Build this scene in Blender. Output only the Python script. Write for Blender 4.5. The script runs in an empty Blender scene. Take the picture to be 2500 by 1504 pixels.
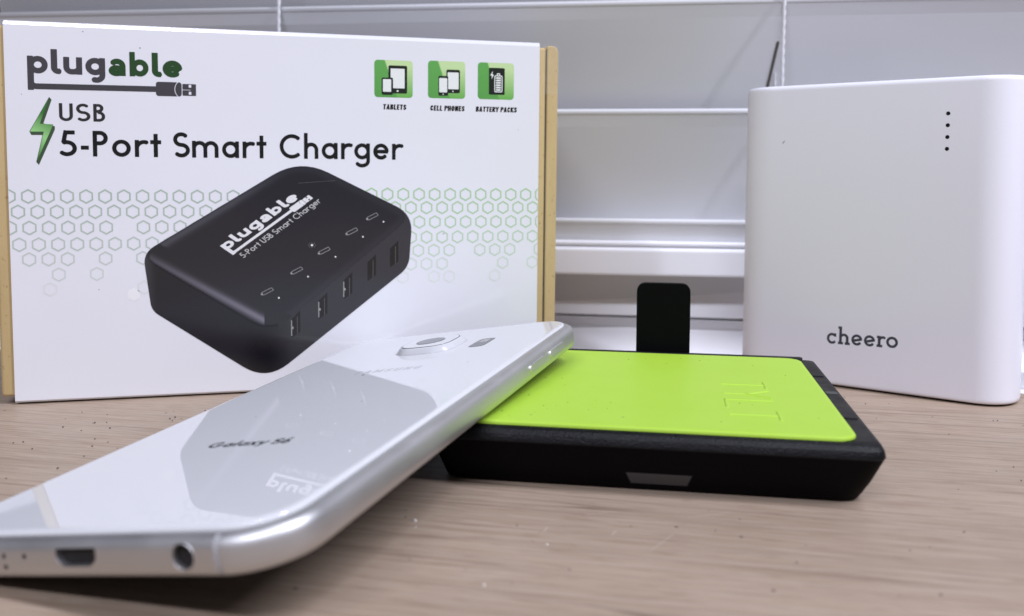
import bpy, bmesh, math, random
import numpy as np
from mathutils import Matrix, Vector

sc = bpy.context.scene
C = sc.collection
S = 0.001                      # everything below is written in millimetres
random.seed(7)

# ------------------------------------------------------------------ camera
F, CYP, PITCH, ROLL, HCAM = 2238.605, 580.48, -0.0644, 0.0062, 62.795
cam_d = bpy.data.cameras.new('camera')
cam_o = bpy.data.objects.new('camera', cam_d); C.objects.link(cam_o)
fwd = Vector((0, math.cos(PITCH), math.sin(PITCH)))
up0 = Vector((0, -math.sin(PITCH), math.cos(PITCH)))
rt0 = Vector((1, 0, 0))
rt = rt0*math.cos(ROLL) + up0*math.sin(ROLL)
up = up0*math.cos(ROLL) - rt0*math.sin(ROLL)
M = Matrix((rt, up, -fwd)).transposed().to_4x4()
M.translation = Vector((0, 0, HCAM*S))
cam_o.matrix_world = M
cam_d.sensor_width = 36
cam_d.lens = F/2500*36
cam_d.shift_y = (CYP-752)/2500
cam_d.clip_start = 0.004
cam_d.clip_end = 50
cam_d.dof.use_dof = True
cam_d.dof.focus_distance = 0.232
cam_d.dof.aperture_fstop = cam_d.lens/1.9
sc.camera = cam_o

# ------------------------------------------------------------------ world, lamps, exposure
w = bpy.data.worlds.new('World'); sc.world = w; w.use_nodes = True
bg = w.node_tree.nodes['Background']
bg.inputs[0].default_value = (0.825, 0.85, 1.0, 1)
bg.inputs[1].default_value = 0.14

def area(name, loc, target, sx, sy, power, col):
    l = bpy.data.lights.new(name, 'AREA'); l.shape = 'RECTANGLE'; l.size = sx; l.size_y = sy
    l.energy = power; l.color = col
    o = bpy.data.objects.new(name, l); C.objects.link(o)
    o.location = loc
    o.rotation_euler = (Vector(target)-Vector(loc)).to_track_quat('-Z', 'Y').to_euler()
    return o
area('ceiling_light', (0.95, -0.30, 1.45), (0.05, 0.2, 0.0), 0.07, 1.2, 34, (0.825, 0.85, 1.0))
area('ceiling_light', (-0.3, -1.1, 1.5), (0.0, 0.2, 0.0), 1.2, 0.12, 26, (0.825, 0.845, 1.0))

vs = sc.view_settings
vs.view_transform = 'Standard'; vs.look = 'None'; vs.exposure = 0.0; vs.gamma = 1.0
vs.use_curve_mapping = False

# ------------------------------------------------------------------ helpers
def lin(c):
    c = np.asarray(c, float)/255.0
    return np.where(c <= 0.04045, c/12.92, ((c+0.055)/1.055)**2.4)

def mat(name, col, rough=0.5, metal=0.0, spec=0.5, ior=1.5, coat=0.0, coat_rough=0.05):
    m = bpy.data.materials.new(name); m.use_nodes = True
    b = m.node_tree.nodes['Principled BSDF']
    b.inputs['Base Color'].default_value = (*col, 1)
    b.inputs['Roughness'].default_value = rough
    b.inputs['Metallic'].default_value = metal
    b.inputs['Specular IOR Level'].default_value = spec
    b.inputs['IOR'].default_value = ior
    b.inputs['Coat Weight'].default_value = coat
    b.inputs['Coat Roughness'].default_value = coat_rough
    return m

class NT:
    def __init__(s, m): s.m = m; s.t = m.node_tree; s.b = s.t.nodes['Principled BSDF']
    def n(s, typ, **kw):
        x = s.t.nodes.new(typ)
        for k, v in kw.items(): setattr(x, k, v)
        return x
    def l(s, a, b): s.t.links.new(a, b)
    def coords(s, scale=(1, 1, 1), rot=(0, 0, 0), loc=(0, 0, 0)):
        tc = s.n('ShaderNodeTexCoord'); mp = s.n('ShaderNodeMapping')
        mp.inputs['Scale'].default_value = scale; mp.inputs['Location'].default_value = loc
        src = tc.outputs['Object']
        if any(rot):                                   # turn first, then stretch
            m0 = s.n('ShaderNodeMapping'); m0.inputs['Rotation'].default_value = rot
            s.l(src, m0.inputs['Vector']); src = m0.outputs['Vector']
        s.l(src, mp.inputs['Vector']); return mp.outputs['Vector']
    def noise(s, vec, scale=1, detail=4, rough=0.5, dist=0.0):
        x = s.n('ShaderNodeTexNoise'); x.inputs['Scale'].default_value = scale
        x.inputs['Detail'].default_value = detail; x.inputs['Roughness'].default_value = rough
        x.inputs['Distortion'].default_value = dist
        s.l(vec, x.inputs['Vector']); return x.outputs['Fac']
    def ramp(s, fac, stops):
        x = s.n('ShaderNodeValToRGB'); e = x.color_ramp.elements
        while len(e) < len(stops): e.new(0.5)
        for el, (p, c) in zip(e, stops):
            el.position = p; el.color = (*c, 1) if len(c) == 3 else c
        s.l(fac, x.inputs['Fac']); return x.outputs['Color']
    def mix(s, a, b, fac, mode='MIX'):
        x = s.n('ShaderNodeMix', data_type='RGBA', blend_type=mode)
        for sock, v in ((x.inputs[6], a), (x.inputs[7], b), (x.inputs[0], fac)):
            if hasattr(v, 'is_linked'): s.l(v, sock)
            elif isinstance(v, (int, float)): sock.default_value = v
            else: sock.default_value = (*v, 1)
        return x.outputs[2]
    def bump(s, h, strength, dist):
        x = s.n('ShaderNodeBump'); x.inputs['Strength'].default_value = strength
        x.inputs['Distance'].default_value = dist
        s.l(h, x.inputs['Height']); s.l(x.outputs['Normal'], s.b.inputs['Normal']); return x

def empty(name, label, cat, loc=(0, 0, 0), rot=None, group=None):
    o = bpy.data.objects.new(name, None); C.objects.link(o)
    o.empty_display_size = 0.01
    o.location = [c*S for c in loc]
    if rot is not None: o.rotation_euler = rot
    o['label'] = label; o['category'] = cat
    if group: o['group'] = group
    return o

def mesh_obj(name, verts, faces, m, parent=None, smooth=None, cols=None):
    me = bpy.data.meshes.new(name)
    me.from_pydata([(v[0]*S, v[1]*S, v[2]*S) for v in verts], [], faces)
    me.materials.append(m)
    if smooth is True:
        me.polygons.foreach_set('use_smooth', [True]*len(me.polygons))
    elif smooth is not None and smooth is not False:
        me.polygons.foreach_set('use_smooth', smooth)
    if cols is not None:
        at = me.color_attributes.new('Col', 'FLOAT_COLOR', 'POINT')
        a = np.ones((len(verts), 4)); a[:, :3] = cols
        at.data.foreach_set('color', a.ravel())
    o = bpy.data.objects.new(name, me); C.objects.link(o)
    if parent is not None: o.parent = parent
    return o

def rrect(x0, y0, x1, y1, r, n=8, sq=None):
    pts = []
    r = max(min(r, (x1-x0)/2-1e-4, (y1-y0)/2-1e-4), 1e-3)
    for cx, cy, a0 in ((x1-r, y1-r, 0), (x0+r, y1-r, 90), (x0+r, y0+r, 180), (x1-r, y0+r, 270)):
        for k in range(n+1):
            a = math.radians(a0+90*k/n); pts.append((cx+r*math.cos(a), cy+r*math.sin(a)))
    return pts

def loft(rings, caps=(True, True)):
    """rings: list of equal-length lists of 3-D points; side faces smooth, caps flat with own verts"""
    V, Fc, sm = [], [], []
    n = len(rings[0])
    for r in rings: V.extend(r)
    for i in range(len(rings)-1):
        for k in range(n):
            a, b = i*n+k, i*n+(k+1) % n
            Fc.append((a, b, b+n, a+n)); sm.append(True)
    if caps[0]:
        o = len(V); V.extend(rings[0]); Fc.append(tuple(range(o+n-1, o-1, -1))); sm.append(False)
    if caps[1]:
        o = len(V); V.extend(rings[-1]); Fc.append(tuple(range(o, o+n))); sm.append(False)
    return V, Fc, sm

def rr_loft(x0, y0, x1, y1, r, prof, n=8):
    """rounded rectangle swept through a profile of (inset, z)"""
    return loft([[(x, y, z) for x, y in rrect(x0+i, y0+i, x1-i, y1-i, max(r-i, 0.25), n)] for i, z in prof])

def smooth_poly(P, rad, n=8):
    out = []
    for i in range(len(P)):
        p0, p1, p2 = (np.array(P[i-1]), np.array(P[i]), np.array(P[(i+1) % len(P)])); r = rad[i]
        a = p1+(p0-p1)/np.linalg.norm(p0-p1)*r; b = p1+(p2-p1)/np.linalg.norm(p2-p1)*r
        for q in range(n+1):
            tt = q/n; out.append(tuple((1-tt)**2*a+2*tt*(1-tt)*p1+tt*tt*b))
    return out

def box_vf(x0, y0, z0, x1, y1, z1, r=0.0):
    if r <= 0:
        V = [(x0, y0, z0), (x1, y0, z0), (x1, y1, z0), (x0, y1, z0), (x0, y0, z1), (x1, y0, z1), (x1, y1, z1), (x0, y1, z1)]
        return V, [(3, 2, 1, 0), (4, 5, 6, 7), (0, 1, 5, 4), (1, 2, 6, 5), (2, 3, 7, 6), (3, 0, 4, 7)], [False]*6
    pr = [(r, z0), (r*0.3, z0+r*0.3), (0, z0+r), (0, z1-r), (r*0.3, z1-r*0.3), (r, z1)]
    return rr_loft(x0, y0, x1, y1, r, pr, 4)

def extrude_profile(prof, x0, x1, closed=True):
    """profile of (y, z) points swept along x"""
    n = len(prof)
    V = [(x0, y, z) for y, z in prof]+[(x1, y, z) for y, z in prof]
    Fc = [(k, (k+1) % n, n+(k+1) % n, n+k) for k in range(n if closed else n-1)]
    if closed: Fc += [tuple(range(n-1, -1, -1)), tuple(range(n, 2*n))]
    return V, Fc

# ---- flat print: shapes as distance fields, turned into flat faces by marching squares
def d_seg(X, Y, x0, y0, x1, y1, hw, cap0=True, cap1=True):
    dx, dy = x1-x0, y1-y0; L = math.hypot(dx, dy) or 1e-9; dx /= L; dy /= L
    t = (X-x0)*dx+(Y-y0)*dy; q = np.abs((X-x0)*(-dy)+(Y-y0)*dx)-hw
    d = q
    if cap0: d = np.maximum(d, -t)
    if cap1: d = np.maximum(d, t-L)
    if not cap0: d = np.where(t < 0, np.hypot(X-x0, Y-y0)-hw, d)
    if not cap1: d = np.where(t > L, np.hypot(X-x1, Y-y1)-hw, d)
    return d

def d_poly_line(X, Y, pts, hw, round_ends=False):
    d = np.full(X.shape, 1e9)
    pts = [q for i, q in enumerate(pts) if i == 0 or math.hypot(q[0]-pts[i-1][0], q[1]-pts[i-1][1]) > 1e-6]
    for i in range(len(pts)-1):
        d = np.minimum(d, d_seg(X, Y, *pts[i], *pts[i+1], hw, (i == 0) and not round_ends, (i == len(pts)-2) and not round_ends))
    return d

def d_rrect(X, Y, x0, y0, x1, y1, r=0.0):
    cx, cy = (x0+x1)/2, (y0+y1)/2; qx = np.abs(X-cx)-(x1-x0)/2+r; qy = np.abs(Y-cy)-(y1-y0)/2+r
    return np.hypot(np.maximum(qx, 0), np.maximum(qy, 0))+np.minimum(np.maximum(qx, qy), 0)-r

def d_polygon(X, Y, P):
    d = np.full(X.shape, 1e18); sgn = np.ones(X.shape)
    n = len(P)
    for i in range(n):
        x0, y0 = P[i]; x1, y1 = P[i-1]
        ex, ey = x1-x0, y1-y0; wx, wy = X-x0, Y-y0
        t = np.clip((wx*ex+wy*ey)/(ex*ex+ey*ey+1e-12), 0, 1)
        d = np.minimum(d, (wx-ex*t)**2+(wy-ey*t)**2)
        c1 = Y >= y0; c2 = Y < y1; c3 = ex*wy > ey*wx
        sgn = np.where((c1 & c2 & c3) | (~c1 & ~c2 & ~c3), -sgn, sgn)
    return sgn*np.sqrt(d)

def arc(cx, cy, rx, ry, a0, a1, n=None):
    n = n or max(4, int(abs(a1-a0)/9))
    return [(cx+rx*math.cos(math.radians(a0+(a1-a0)*k/n)), cy+ry*math.sin(math.radians(a0+(a1-a0)*k/n))) for k in range(n+1)]

def march(d, xs, ys, run=40):
    """polygons (list of lists of (x,y)) where d<0 on the grid"""
    ins = d < 0
    s = ins[:-1, :-1].astype(int)+ins[1:, :-1]+ins[:-1, 1:]+ins[1:, 1:]
    polys = []
    nx, ny = len(xs), len(ys)
    for j in range(ny-1):
        row = s[:, j]
        full = np.flatnonzero(row == 4)
        if len(full):
            st = full[0]; pv = full[0]
            for i in list(full[1:])+[None]:
                if i is None or i != pv+1 or i-st >= run:
                    polys.append([(xs[st], ys[j]), (xs[pv+1], ys[j]), (xs[pv+1], ys[j+1]), (xs[st], ys[j+1])])
                    if i is None: break
                    st = i
                pv = i
        for i in np.flatnonzero((row > 0) & (row < 4)):
            cs = ((i, j), (i+1, j), (i+1, j+1), (i, j+1)); P = []
            for k in range(4):
                a, b = cs[k], cs[(k+1) % 4]; da, db = d[a], d[b]
                if da < 0: P.append((xs[a[0]], ys[a[1]]))
                if (da < 0) != (db < 0):
                    t = da/(da-db); P.append((xs[a[0]]+(xs[b[0]]-xs[a[0]])*t, ys[a[1]]+(ys[b[1]]-ys[a[1]])*t))
            if len(P) > 2: polys.append(P)
    return polys

class Print:
    """collects flat coloured shapes in a plane (x right, y up), then builds one mesh"""
    def __init__(s): s.V = []; s.F = []; s.Col = []
    def shape(s, fn, x0, y0, x1, y1, col, z=0.0, res=0.12, run=40):
        xs = np.arange(x0, x1+res, res); ys = np.arange(y0, y1+res, res)
        X, Y = np.meshgrid(xs, ys, indexing='ij')
        first = len(s.V)
        for P in march(fn(X, Y), xs, ys, run):
            o = len(s.V); s.V.extend((px, py, z) for px, py in P); s.F.append(tuple(range(o, o+len(P))))
        if callable(col):
            a = np.array(s.V[first:]); s.Col.extend(col(a[:, 0], a[:, 1]))
        else: s.Col.extend([col]*(len(s.V)-first))
    def build(s, name, m, parent, to3):
        return mesh_obj(name, [to3(*v) for v in s.V], s.F, m, parent, cols=np.array(s.Col))

# ---- lettering: stroke skeletons, cap height 1
def glyphs_geo(w):
    h = w/2; X = 0.67; r = X/2-h; G = {}
    def st(x, y0, y1): return [(x, y0), (x, y1)]
    G['o'] = ([arc(X/2, X/2, r, r, 0, 360, 40)], X)
    G['a'] = ([arc(X/2, X/2, r, r, 0, 360, 40), st(X-h, 0, X)], X)
    G['e'] = ([arc(X/2, X/2, r, r, 0, 318, 36), [(h, X/2), (X-h*0.4, X/2)]], X)
    G['c'] = ([arc(X/2, X/2, r, r, 48, 312, 30)], X*0.88)
    G['r'] = ([st(h, 0, X), arc(h+0.26, X-h-0.25, 0.26, 0.25, 180, 62)], 0.42)
    G['t'] = ([st(0.2, 0, 0.92), [(0, X-h), (0.4, X-h)]], 0.4)
    aw = 0.44
    G['m'] = ([st(h, 0, X), arc(h+aw/2, X-h-aw/2, aw/2, aw/2, 180, 0)+[(h+aw, 0)], arc(h+aw*1.5, X-h-aw/2, aw/2, aw/2, 180, 0)+[(h+2*aw, 0)]], 2*aw+w)
    G['h'] = ([st(h, 0, 1.06), arc(h+aw/2, X-h-aw/2, aw/2, aw/2, 180, 0)+[(h+aw, 0)]], aw+w)
    G['n'] = ([st(h, 0, X), arc(h+aw/2, X-h-aw/2, aw/2, aw/2, 180, 0)+[(h+aw, 0)]], aw+w)
    G['g'] = ([arc(X/2, X/2, r, r, 0, 360, 40), [(X-h, X)]+arc(X/2, -0.06, r, 0.2, 0, -150)], X)
    G['l'] = ([st(h, 0, 1.06)], w)
    G['x'] = ([[(0.03, 0), (0.5, X)], [(0.03, X), (0.5, 0)]], 0.53)
    G['y'] = ([[(0.02, X), (0.27, 0.05)], [(0.52, X), (0.16, -0.28)]], 0.54)
    q = (0.5-h)/2
    G['S'] = ([arc(0.27, 0.5+q, 0.235, q, 38, 270)+arc(0.27, 0.5-q, 0.25, q, 84, -142)], 0.54)
    G['C'] = ([arc(0.5, 0.5, 0.5-h, 0.5-h, 46, 314, 36)], 0.86)
    G['G'] = ([arc(0.5, 0.5, 0.5-h, 0.5-h, 46, 350, 36)+[(0.55, 0.44)]], 1.0)
    G['U'] = ([[(h, 1), (h, 0.3)]+arc(0.31, 0.3, 0.31-h, 0.3-h, 180, 360)+[(0.62-h, 1)]], 0.62)
    G['P'] = ([st(h, 0, 1), [(h, 1-h), (0.26, 1-h)]+arc(0.26, 0.72, 0.2, 0.28-h, 90, -90)+[(h, 0.44+h)]], 0.54)
    G['B'] = ([st(h, 0, 1), [(h, 1-h), (0.22, 1-h)]+arc(0.22, 0.755, 0.17, 0.245-h, 90, -90)+[(h, 0.51+h)],
               [(h, 0.51+h), (0.26, 0.51+h)]+arc(0.26, 0.255+h/2, 0.2, 0.255-h/2, 90, -90)+[(h, h)]], 0.52)
    G['5'] = ([[(0.52, 1-h), (0.19, 1-h)], [(0.21, 1), (0.115, 0.52)], [(0.1, 0.56)]+arc(0.235, 0.31, 0.27, 0.31-h, 108, -140)], 0.58)
    G['6'] = ([arc(0.28, 0.3, 0.28-h, 0.3-h, 0, 360, 36), [(0.38, 1), (0.06, 0.42)]], 0.56)
    G['-'] = ([[(0, 0.34), (0.28, 0.34)]], 0.28)
    G['T'] = ([st(0.21, 0, 1), [(0, 1-h), (0.42, 1-h)]], 0.42)
    G['A'] = ([[(h*0.9, 0), (0.23, 1)], [(0.46-h*0.9, 0), (0.23, 1)], [(0.1, 0.3), (0.36, 0.3)]], 0.46)
    G['L'] = ([st(h, 0, 1), [(0, h), (0.36, h)]], 0.36)
    G['E'] = ([st(h, 0, 1), [(0, h), (0.36, h)], [(0, 0.5), (0.34, 0.5)], [(0, 1-h), (0.36, 1-h)]], 0.36)
    G['H'] = ([st(h, 0, 1), st(0.44-h, 0, 1), [(0, 0.5), (0.44, 0.5)]], 0.44)
    G['O'] = ([arc(0.22, 0.5, 0.22-h, 0.5-h, 0, 360, 32)], 0.44)
    G['N'] = ([st(h, 0, 1), st(0.46-h, 0, 1), [(h, 1), (0.46-h, 0)]], 0.46)
    G['K'] = ([st(h, 0, 1), [(h, 0.4), (0.42, 1)], [(0.16, 0.55), (0.44, 0)]], 0.46)
    G['R'] = ([st(h, 0, 1), [(h, 1-h), (0.24, 1-h)]+arc(0.24, 0.74, 0.12, 0.26-h, 90, -90)+[(h, 0.48+h)], [(0.24, 0.5), (0.36, 0)]], 0.44)
    G['M'] = ([st(h, 0, 1), st(0.56-h, 0, 1), [(h, 1), (0.28, .2)], [(0.56-h, 1), (0.28, .2)]], 0.56)
    G['Y'] = ([[(0.22, 0), (0.22, 0.45)], [(0.04, 1), (0.22, 0.42)], [(0.4, 1), (0.22, 0.42)]], 0.44)
    return G

def glyphs_condensed(w):
    G = glyphs_geo(w); h = w/2
    G['S'] = ([arc(0.21, 0.5+(0.5-h)/2, 0.21-h, (0.5-h)/2, 10, 270)+arc(0.21, 0.5-(0.5-h)/2, 0.21-h, (0.5-h)/2, 90, -170)], 0.42)
    G['C'] = ([arc(0.21, 0.5, 0.21-h, 0.5-h, 25, 335, 30)], 0.42)
    G['G'] = ([arc(0.22, 0.5, 0.22-h, 0.5-h, 25, 350, 30)+[(0.24, 0.44)]], 0.44)
    G['U'] = ([[(h, 1), (h, 0.25)]+arc(0.22, 0.25, 0.22-h, 0.25-h, 180, 360)+[(0.44-h, 1)]], 0.44)
    G['P'] = ([[(h, 0), (h, 1)], [(h, 1-h), (0.24, 1-h)]+arc(0.24, 0.74, 0.14, 0.26-h, 90, -90)+[(h, 0.48+h)]], 0.42)
    G['B'] = ([[(h, 0), (h, 1)], [(h, 1-h), (0.22, 1-h)]+arc(0.22, 0.76, 0.12, 0.24-h, 90, -90)+[(h, 0.52+h)],
               [(h, 0.52), (0.24, 0.52)]+arc(0.24, 0.26, 0.13, 0.26-h, 90, -90)+[(h, h)]], 0.44)
    return G

def glyphs_bold(w):            # heavy rounded logo letters, x-height 1
    h = w/2; G = {}; b = arc(0.5, 0.5, 0.5-h, 0.5-h, 0, 360, 40)
    G['p'] = ([[(h, -0.95), (h, 1)], arc(0.56, 0.5, 0.52-h, 0.5-h, 0, 360, 40)], 1.09)
    G['l'] = ([[(h, 1.42), (h, 0.36)]+arc(h+0.2, 0.36, 0.2, 0.36-h, 180, 270)+[(h+0.3, h)]], 0.46)
    G['u'] = ([[(h, 1), (h, 0.42)]+arc(0.43, 0.42, 0.43-h, 0.42-h, 180, 270)+[(0.6, h)], [(0.98-h, 0), (0.98-h, 1)], arc(0.5, 0.45, 0.5-h, 0.45-h, 270, 340)], 0.98)
    G['g'] = ([arc(0.52, 0.5, 0.52-h, 0.5-h, 0, 360, 40), [(1.06-h, 1), (1.06-h, 0.05)]+arc(0.58, 0.0, 0.48-h, 0.44-h, 0, -118)], 1.06)
    G['a'] = ([arc(0.42, 0.3, 0.42-h, 0.3-h*0.86, 0, 360, 36), [(0.92-h, 0), (0.92-h, 0.55)]+arc(0.46, 0.56, 0.46-h, 0.44-h, 0, 140)], 0.92)
    G['b'] = ([[(h, 0), (h, 1.42)], arc(0.58, 0.5, 0.5-h, 0.5-h, 0, 360, 40)], 1.1)
    G['e'] = ([arc(0.52, 0.5, 0.52-h, 0.5-h, 0, 312, 36), [(h, 0.5), (1.04-h, 0.5)]], 1.05)
    return G

def glyphs_slab(w):            # slab-serif lettering, x-height 1
    h = w/2; G = {}
    G['c'] = ([arc(0.48, 0.5, 0.48-h, 0.5-h, 50, 318, 30), [(0.76, 0.68), (0.76, 0.98)]], 0.92)
    aw = 0.56
    G['h'] = ([[(0.2, 0), (0.2, 1.62)], [(0, 1.62-h), (0.2, 1.62-h)], arc(0.2+aw/2, 1-h-aw/2, aw/2, aw/2, 180, 0)+[(0.2+aw, 0)], [(0, h), (0.42, h)], [(0.56, h), (0.98, h)]], 1.0)
    G['e'] = ([arc(0.5, 0.5, 0.5-h, 0.5-h, 14, 322, 34), [(h, 0.4), (0.97, 0.6)]], 1.0)
    G['r'] = ([[(0.2, 0), (0.2, 1)], [(0, 1-h), (0.2, 1-h)], arc(0.2+0.3, 0.55, 0.3, 0.45-h, 180, 60), [(0, h), (0.46, h)]], 0.72)
    G['o'] = ([arc(0.5, 0.5, 0.5-h, 0.5-h, 0, 360, 40)], 1.0)
    return G

def text_field(txt, G, w, x0, x1, base, size, gap=0.11, space=0.34, shear=0.0):
    """distance field of a line of text stretched to run from x0 to x1"""
    total = 0.0; items = []
    for ch in txt:
        if ch == ' ': total += space; continue
        st, adv = G[ch]; items.append((st, total)); total += adv+gap
    total -= gap
    kx = (x1-x0)/(total*size)
    def fn(X, Y):
        v = (Y-base)/size; u = (X-x0)/(size*kx)-v*shear
        d = np.full(X.shape, 1e9)
        for st, off in items:
            for pl in st:
                lo = min(p[0] for p in pl)+off-w; hi = max(p[0] for p in pl)+off+w
                msk = (u > lo) & (u < hi)
                if not msk.any(): continue
                d[msk] = np.minimum(d[msk], d_poly_line(u[msk]-off, v[msk], pl, w/2))
        return d*size
    return fn

# ------------------------------------------------------------------ materials
WHITE_OBS = lin((226, 225, 243))
def ink(*c): return tuple(np.clip(lin(c)/WHITE_OBS*0.80, 0, 1))

def wood_material():
    m = mat('light_wood', (0.4, 0.33, 0.28), 0.42, spec=0.25); k = NT(m)
    ang = math.radians(12)
    v1 = k.coords((9, 330, 1), (0, 0, ang)); v2 = k.coords((38, 1500, 1), (0, 0, ang)); v3 = k.coords((2.2, 26, 1), (0, 0, ang), (3, 1, 0))
    v4 = k.coords((11, 330, 1), (0, 0, ang*1.12), (5, 9, 0))
    base = k.ramp(k.noise(v3, 1, 3, .5, .6), [(0.3, lin((178, 158, 142))), (0.7, lin((192, 171, 155)))])
    # long wavy grain lines: contour lines of a strongly stretched noise
    v5 = k.coords((1.8, 62, 1), (0, 0, ang), (2.3, 7.1, 0))
    n5 = k.noise(v5, 1, 2.5, .42, .35)
    m1 = k.n('ShaderNodeMath', operation='MULTIPLY'); m1.inputs[1].default_value = 11; k.l(n5, m1.inputs[0])
    m2 = k.n('ShaderNodeMath', operation='FRACT'); k.l(m1.outputs[0], m2.inputs[0])
    g1 = k.ramp(m2.outputs[0], [(0.0, (1, 1, 1)), (0.06, (.6, .6, .6)), (0.2, (0, 0, 0)), (0.96, (0, 0, 0)), (1.0, (1, 1, 1))])
    g2 = k.ramp(k.noise(k.coords((14, 60, 1), (0, 0, ang), (1, 4, 0)), 1, 3, .6), [(0.36, (.05, .05, .05)), (0.6, (.85, .85, .85))])
    g3 = k.mix(g1, (0, 0, 0), 0.0); gm = k.n('ShaderNodeMath', operation='MULTIPLY'); k.l(g1, gm.inputs[0]); k.l(g2, gm.inputs[1])
    base = k.mix(base, lin((122, 102, 88)), gm.outputs[0])
    c = k.mix(base, lin((148, 126, 110)), k.ramp(k.noise(v1, 1, 3, .45, .9), [(0.56, (0, 0, 0)), (0.66, (.34, .34, .34)), (0.74, (.2, .2, .2))]))
    c = k.mix(c, lin((150, 130, 114)), k.ramp(k.noise(v4, 1, 2, .5, .5), [(0.6, (0, 0, 0)), (0.72, (.3, .3, .3))]))
    c = k.mix(c, lin((202, 184, 170)), k.ramp(k.noise(v2, 1, 2, .6), [(0.42, (0, 0, 0)), (0.68, (.75, .75, .75))]))
    c = k.mix(c, lin((140, 118, 104)), k.ramp(k.noise(v2, 1.7, 2, .6), [(0.54, (0, 0, 0)), (0.7, (.55, .55, .55))]))
    v6 = k.coords((110, 1100, 1), (0, 0, ang), (3, 2, 0))
    c = k.mix(c, lin((150, 128, 112)), k.ramp(k.noise(v6, 1, 2, .6), [(0.57, (0, 0, 0)), (0.68, (.5, .5, .5))]))
    # crumbs of dirt and pores
    vo = k.n('ShaderNodeTexVoronoi'); vo.inputs['Scale'].default_value = 165; vo.inputs['Randomness'].default_value = 1
    k.l(k.coords((1, 1, 0)), vo.inputs['Vector'])
    sp = k.ramp(vo.outputs['Distance'], [(0.04, (1, 1, 1)), (0.07, (0, 0, 0))])
    wn = k.n('ShaderNodeMath', operation='GREATER_THAN'); wn.inputs[1].default_value = 0.55
    sepc = k.n('ShaderNodeSeparateColor'); k.l(vo.outputs['Color'], sepc.inputs[0]); k.l(sepc.outputs[0], wn.inputs[0])
    mu = k.n('ShaderNodeMath', operation='MULTIPLY'); k.l(sp, mu.inputs[0]); k.l(wn.outputs[0], mu.inputs[1])
    c = k.mix(c, lin((70, 60, 60)), mu.outputs[0])
    c = k.mix(c, (0.735, 0.72, 0.66), 1.0, 'MULTIPLY')
    k.l(c, k.b.inputs['Base Color'])
    k.l(k.ramp(k.noise(k.coords((60, 60, 60)), 1, 4, .6), [(0.3, (.38, .38, .38)), (0.7, (.54, .54, .54))]), k.b.inputs['Roughness'])
    k.bump(k.noise(v2, 1, 2, .6), 0.12, 0.0003)
    return m

M_wood = wood_material()
def paper_bump(k):
    k.bump(k.noise(k.coords((22, 22, 22)), 1, 1.5, .4), 0.16, 0.004)
M_ink = mat('print_ink', (0.5, 0.5, 0.5), 0.14, spec=0.5); k = NT(M_ink)
at = k.n('ShaderNodeAttribute'); at.attribute_name = 'Col'; k.l(at.outputs['Color'], k.b.inputs['Base Color']); paper_bump(k)
M_sleeve = mat('laminated_card', (0.80, 0.80, 0.815), 0.14, spec=0.5); k = NT(M_sleeve)
k.l(k.mix((0.80, 0.80, 0.815), (0.775, 0.775, 0.80), k.noise(k.coords((40, 40, 40)), 1, 3)), k.b.inputs['Base Color']); paper_bump(k)
M_edge = mat('card_edge', (0.86, 0.85, 0.86), 0.6)
M_kraft = mat('kraft_card', (0.45, 0.33, 0.17), 0.6, spec=0.35); k = NT(M_kraft)
kc = k.mix(lin((204, 180, 130)), lin((188, 163, 114)), k.noise(k.coords((300, 300, 60)), 1, 4, .6))
kc = k.mix(kc, lin((140, 112, 70)), k.ramp(k.noise(k.coords((900, 900, 900)), 1, 2), [(0.66, (0, 0, 0)), (0.76, (.6, .6, .6))]))
k.l(kc, k.b.inputs['Base Color']); k.bump(k.noise(k.coords((500, 500, 120)), 1, 4), 0.2, 0.0004)
M_dark = mat('dark_gap', (0.012, 0.010, 0.010), 0.8)
M_tape = mat('clear_tape', (0.9, 0.85, 0.72), 0.04, spec=1.0); k = NT(M_tape)
k.b.inputs['Alpha'].default_value = 0.09; k.bump(k.noise(k.coords((240, 240, 240)), 1, 2), 0.9, 0.002)
M_white = mat('white_plastic', (0.89, 0.885, 0.94), 0.34, spec=0.45); k = NT(M_white)
k.bump(k.noise(k.coords((1600, 1600, 1600)), 1, 2), 0.05, 0.0003)
M_grey_ink = mat('grey_lettering', tuple(lin((70, 72, 76))), 0.4)
M_black = mat('black_rubber', (0.0022, 0.0022, 0.0028), 0.42, spec=0.22); k = NT(M_black)
k.bump(k.noise(k.coords((2600, 2600, 2600)), 1, 2, .6), 0.32, 0.0005)
k.l(k.ramp(k.noise(k.coords((160, 160, 160)), 1, 4), [(0.3, (.36, .36, .36)), (0.7, (.5, .5, .5))]), k.b.inputs['Roughness'])
M_black2 = mat('black_smooth', (0.0025, 0.0025, 0.003), 0.6, spec=0.06)
M_rib = mat('grey_rib', (0.035, 0.035, 0.038), 0.4)
M_lime = mat('lime_rubber', (0.42, 0.74, 0.07), 0.5, spec=0.35); k = NT(M_lime)
lc = k.mix((0.375, 0.60, 0.043), (0.41, 0.635, 0.064), k.noise(k.coords((90, 90, 90)), 1, 3))
vo = k.n('ShaderNodeTexVoronoi'); vo.inputs['Scale'].default_value = 150; k.l(k.coords((1, 1, 0)), vo.inputs['Vector'])
sp = k.ramp(vo.outputs['Distance'], [(0.03, (1, 1, 1)), (0.06, (0, 0, 0))])
wn = k.n('ShaderNodeMath', operation='GREATER_THAN'); wn.inputs[1].default_value = 0.6
sepc = k.n('ShaderNodeSeparateColor'); k.l(vo.outputs['Color'], sepc.inputs[0]); k.l(sepc.outputs[0], wn.inputs[0])
mu = k.n('ShaderNodeMath', operation='MULTIPLY'); k.l(sp, mu.inputs[0]); k.l(wn.outputs[0], mu.inputs[1])
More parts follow.
